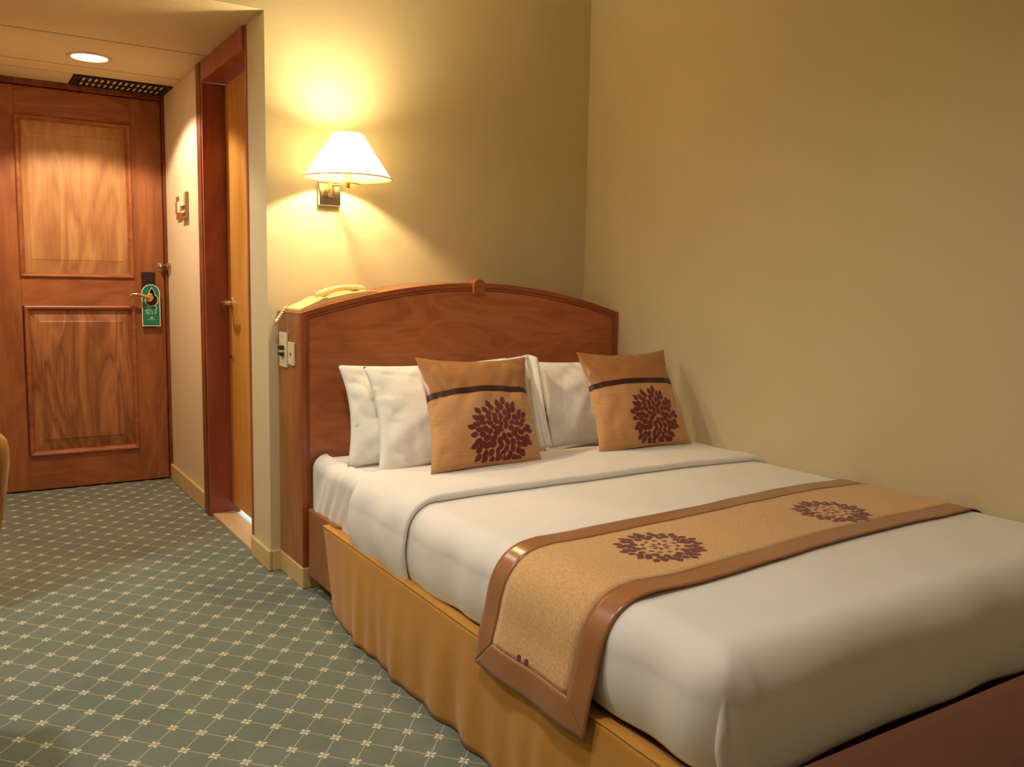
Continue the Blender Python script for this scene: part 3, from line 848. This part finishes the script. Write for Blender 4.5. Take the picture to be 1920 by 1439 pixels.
# flower motifs: rings of flock petals that follow the cloth
def petals(kind):
    """petals packed along a spiral, as in the printed dahlia"""
    P = []; rnd = random.Random(3 if kind == 'runner' else 5)
    n = 92; k0 = 30 if kind == 'runner' else 1
    items = [(.965*math.sqrt((k_+.3)/n), k_*2.39996) for k_ in range(k0, n)]
    L_, W_ = .112, .080
    if kind == 'runner': W_ = .094
    if kind == 'runner': items += [(.17, 2*PI*k_/8+.2) for k_ in range(8)]+[(.40, 2*PI*k_/11) for k_ in range(11)]
    for r, a in items:
        l, w = L_*rnd.uniform(.92, 1.05), W_*rnd.uniform(.9, 1.05)
        if kind == 'runner' and r < .2: l, w = .085, .042
        if kind == 'runner' and abs(r-.40) < .005: l, w = .05, .075
        if r > .86: l *= 1.15
        a += rnd.uniform(-.05, .05)
        ca, sa = math.cos(a), math.sin(a)
        prof = [(-1, 0), (-.72, .62), (-.2, 1.0), (.35, .86), (.75, .45), (1.05, 0), (.75, -.45), (.35, -.86), (-.2, -1.0), (-.72, -.62)]
        P.append([((r+lx*l)*ca-ly*w*sa, (r+lx*l)*sa+ly*w*ca) for lx, ly in prof])
    return P
def motif(parent, name, fn, polys):
    V = []; F = []
    for poly in polys:
        cx = sum(p[0] for p in poly)/len(poly); cy = sum(p[1] for p in poly)/len(poly)
        b0 = len(V); V.append(fn(cx, cy, 1.0))
        for p in poly: V.append(fn(p[0], p[1], .4))
        n = len(poly)
        for i in range(n): F.append((b0, b0+1+i, b0+1+(i+1) % n))
    return mesh_obj(name, V, F, M_PETAL, parent, True)
PR, PCU = petals('runner'), petals('cushion')
for cx, cy in ((.372, -1.688), (.978, -1.686)):
    s0 = LH+cx-.16; w0 = -(cy+1.512-.064*cx)
    motif(ru, 'flower_motif', lambda a, c, h: runner_pt(s0+a*.101, w0-c*.101, .0022+.0012*h), PR)
pp = [[(.0+.5*math.cos(q)*.9, .5*math.sin(q)) for q in [2*PI*i/10 for i in range(10)]]]
for dw, rot in ((-.016, .5), (.010, -.3)):
    motif(ru, 'flower_motif', lambda a, c, h, dw=dw: runner_pt(BW+.008+.018*a, .185+dw+.015*c, .0022+.0012*h), pp)

# ------------------------------------------------------------------ pillows and cushions
class Pillow:
    def __init__(s, BL, BR, TL, TR, T, pinch=.06, wr=.006, seed=0, ex=2.4, pw=.55, sag=0.0):
        s.c = [Vector(q) for q in (BL, BR, TL, TR)]; s.T = T; s.pinch = pinch; s.wr = wr; s.seed = seed; s.ex = ex; s.pw = pw; s.sag = sag
        s.n = (s.c[1]-s.c[0]).cross(s.c[2]-s.c[0]).normalized()
        if s.n.y > 0: s.n = -s.n
    def pt(s, a, c, side=1, off=0.0):
        """a, c in -1..1 across and up"""
        a2 = a*(1-s.pinch*(1-c*c)*a*a); c2 = c*(1-s.pinch*(1-a*a)*c*c*(1 if c > 0 else .35))
        u, v = (a2+1)/2, (c2+1)/2
        BL, BR, TL, TR = s.c
        p = BL*(1-u)*(1-v)+BR*u*(1-v)+TL*(1-u)*v+TR*u*v
        e = max(0, 1-abs(a)**s.ex)*max(0, 1-abs(c)**s.ex)
        h_ = s.T*e**s.pw*(1-.18*c)
        edge = 1-e
        nz = noise.noise(Vector((a*1.7+s.seed, c*1.7, side*3.1)))*.6+noise.noise(Vector((a*4+s.seed, c*3-a*2, side*2.3)))*.4
        crease = abs(noise.noise(Vector((a*6+c*3+s.seed*2, c*2.2-a, side*1.7))))
        h_ += (s.wr*nz*1.6-s.wr*.9*max(0, .25-crease)*4*edge)*min(1, e*6)
        return p+s.n*side*(h_+off)
    def mesh(s, name, mat, parent, c0, c1, side=1, nu=44, nv=44, bend=None, off=0.0, smooth=True):
        def f(u, v):
            a = -1+2*u
            lo_ = c0(a) if callable(c0) else c0; hi_ = c1(a) if callable(c1) else c1
            return s.pt(a, lo_+(hi_-lo_)*v, side, off)
        return MB().grid(f, nu, nv).build(name, mat, parent, smooth)

def white_pillow(label, P):
    c = sum(P.c, Vector())/4; base = (c.x, (P.c[0].y+P.c[1].y)/2, min(P.c[0].z, P.c[1].z))
    t = thing('pillow', label, 'pillow', base, 'white pillows against the headboard')
    def f(side): return lambda u, v: P.pt(-1+2*u, -1+2*v, side)
    V = []; F = []; n = 48
    for side in (1, -1):
        b0 = len(V)
        V += [P.pt(-1+2*i/n, -1+2*j/n, side)[:] for j in range(n+1) for i in range(n+1)]
        F += [(b0+j*(n+1)+i, b0+j*(n+1)+i+1, b0+(j+1)*(n+1)+i+1, b0+(j+1)*(n+1)+i) for j in range(n) for i in range(n)]
    o = mesh_obj('pillowcase', V, F, M_PILLOW, t, True)
    bm = bmesh.new(); bm.from_mesh(o.data); bmesh.ops.remove_doubles(bm, verts=bm.verts, dist=1e-5)
    bmesh.ops.recalc_face_normals(bm, faces=bm.faces); bm.to_mesh(o.data); bm.free()
    for p in o.data.polygons: p.use_smooth = True
    return t
P1 = Pillow((.100, -.50, .474), (.66, -.50, .476), (.134, -.33, .790), (.785, -.36, .798), .050, .09, .0105, 1.3)
P2 = Pillow((.118, -.70, .482), (.80, -.62, .484), (.175, -.45, .793), (.83, -.45, .815), .062, .09, .0105, 4.1)
P3 = Pillow((.854, -.56, .482), (1.375, -.58, .482), (.87, -.42, .785), (1.385, -.42, .795), .065, .08, .0105, 7.7)
white_pillow('white pillow at the back left, leaning on the headboard', P1)
t2 = white_pillow('white pillow in front on the left, behind the nearer tan cushion', P2)
white_pillow('white pillow on the right, behind the tan cushion by the wall', P3)
# loose open end of the pillowcase beside the left cushion
def flap(u, v):
    z = .50+.315*v
    y = -.600+.145*v
    x = .778+.03*v+.052*u+.006*math.sin(3+v*5)*u
    return (x-.01*(1-u), y-.03*math.sin(PI*u)*(1-.35*v)-.012*math.sin(u*9+v*2), z+.012*u*(1-u)*4*v-.03*u*v)
o = MB().grid(flap, 14, 24).build('pillowcase_flap', M_PILLOW, t2, True); solidify(o, .003)

def cushion(label, P, mc, mr, band=(.185, .295)):
    base = ((P.c[0].x+P.c[1].x)/2, (P.c[0].y+P.c[1].y)/2, min(P.c[0].z, P.c[1].z))
    t = thing('cushion', label, 'cushion', base, 'tan flower cushions')
    b0 = lambda a: band[0]-.01*a*a; b1 = lambda a: band[1]-.01*a*a
    P.mesh('linen_panel', M_LINEN_C, t, -1.0, b0, 1, 44, 36)
    P.mesh('ribbon', M_BAND, t, b0, b1, 1, 44, 5, off=.0008)
    P.mesh('satin_panel', M_SATIN_C, t, b1, 1.0, 1, 44, 22)
    P.mesh('back_cover', M_LINEN_C, t, -1.0, 1.0, -1, 30, 30)
    w = ((P.c[1]-P.c[0]).length)/2; hgt = ((P.c[2]-P.c[0]).length)/2
    motif(t, 'flower_motif', lambda a, c, h: P.pt(max(-.97, min(.97, mc[0]+a*mr/w)), max(-.97, min(.97, mc[1]+c*mr/hgt)), 1, .001+.0012*h), PCU)
    return t
C1 = Pillow((.233, -.83, .500), (.648, -.815, .500), (.306, -.57, .830), (.735, -.57, .820), .056, .10, .007, 2.2)
C2 = Pillow((.894, -.80, .500), (1.325, -.80, .500), (.948, -.58, .831), (1.335, -.62, .834), .054, .10, .007, 9.4)
cushion('tan cushion with maroon flower, left of the two, farther from the wall', C1, (.20, -.54), .124)
cushion('tan cushion with maroon flower, right of the two, beside the right wall', C2, (.18, -.50), .116)

# ------------------------------------------------------------------ chair at the left edge of the view; unseen desk added for its shadow
def spline(pts, n=6):
    P = [Vector(p) for p in pts]; out = []
    for i in range(len(P)-1):
        p0, p1, p2, p3 = P[max(0, i-1)], P[i], P[i+1], P[min(len(P)-1, i+2)]
        for s in range(n):
            t = s/n
            out.append(.5*((2*p1)+(-p0+p2)*t+(2*p0-5*p1+4*p2-p3)*t*t+(-p0+3*p1-3*p2+p3)*t**3))
    out.append(P[-1]); return out
ch = thing('desk_chair', 'polished wooden chair with a red seat at the left edge', 'chair', (-1.12, -1.95, 0))
for y, dx in ((-1.82, 0), (-2.14, -.085)):
    pts = spline([(-.925+dx, y, .002), (-.97+dx, y, .2), (-.975+dx, y, .42), (-.952+dx, y, .62), (-.920+dx, y, .78), (-.9105+dx, y, .866)])
    n = len(pts); rad = [.012+.006*min(1, i/(n*.4)) for i in range(n)]
    rad[-1] = .006; rad[-2] = .0135; rad[-3] = .0165
    autosmooth(MB().tube(pts, rad, 16).build('back_post', W_CHAIR, ch), 70)
    pts = spline([(-1.335, y, .002), (-1.33, y, .2), (-1.32, y, .40)])
    autosmooth(MB().tube(pts, [.012+.007*i/(len(pts)-1) for i in range(len(pts))], 12).build('leg', M_REDWOOD, ch), 70)
MB().box((-1.335, -2.15, .36), (-.96, -1.81, .405), .006).build('seat_frame', W_CHAIR, ch)
MB().box((-1.335, -2.16, .405), (-.935, -1.80, .45), .02, 4).build('seat_pad', M_REDSEAT, ch, True)
autosmooth(MB().prism([(-1.033, -2.13), (-1.013, -2.13), (-.934, -1.83), (-.954, -1.83)], .74, .82, 'xy').build('top_rail', W_CHAIR, ch))
for q in (-2.06, -1.98, -1.90):
    autosmooth(MB().tube(spline([(-1.0, q, .41), (-.985+.263*(q+1.83)*.6, q, .58), (-.944+.263*(q+1.83), q, .75)]), .010, 10).build('back_slat', W_CHAIR, ch), 70)
dk = thing('unseen_desk', 'unseen brown wooden desk along the left wall, added to shade the carpet', 'desk', (-1.27, -1.22, 0))
MB().box((LW+.002, -1.72, .69), (-.978, -.716, .72), .004).build('desktop', W_DOOR_H, dk)  # out of view; corner placed so its shadow falls on the carpet
for x, y in ((LW+.04, -.76), (-1.02, -.76), (LW+.04, -1.68), (-1.02, -1.68)):
    MB().box((x-.02, y-.02, 0), (x+.02, y+.02, .69), .003).build('leg', W_DOOR_V, dk)
MB().box((LW+.03, -1.68, .60), (LW+.05, -.76, .69), .002).build('apron', W_DOOR_H, dk)

for o in list(scene.objects):
    if '_b' in o: del o['_b']
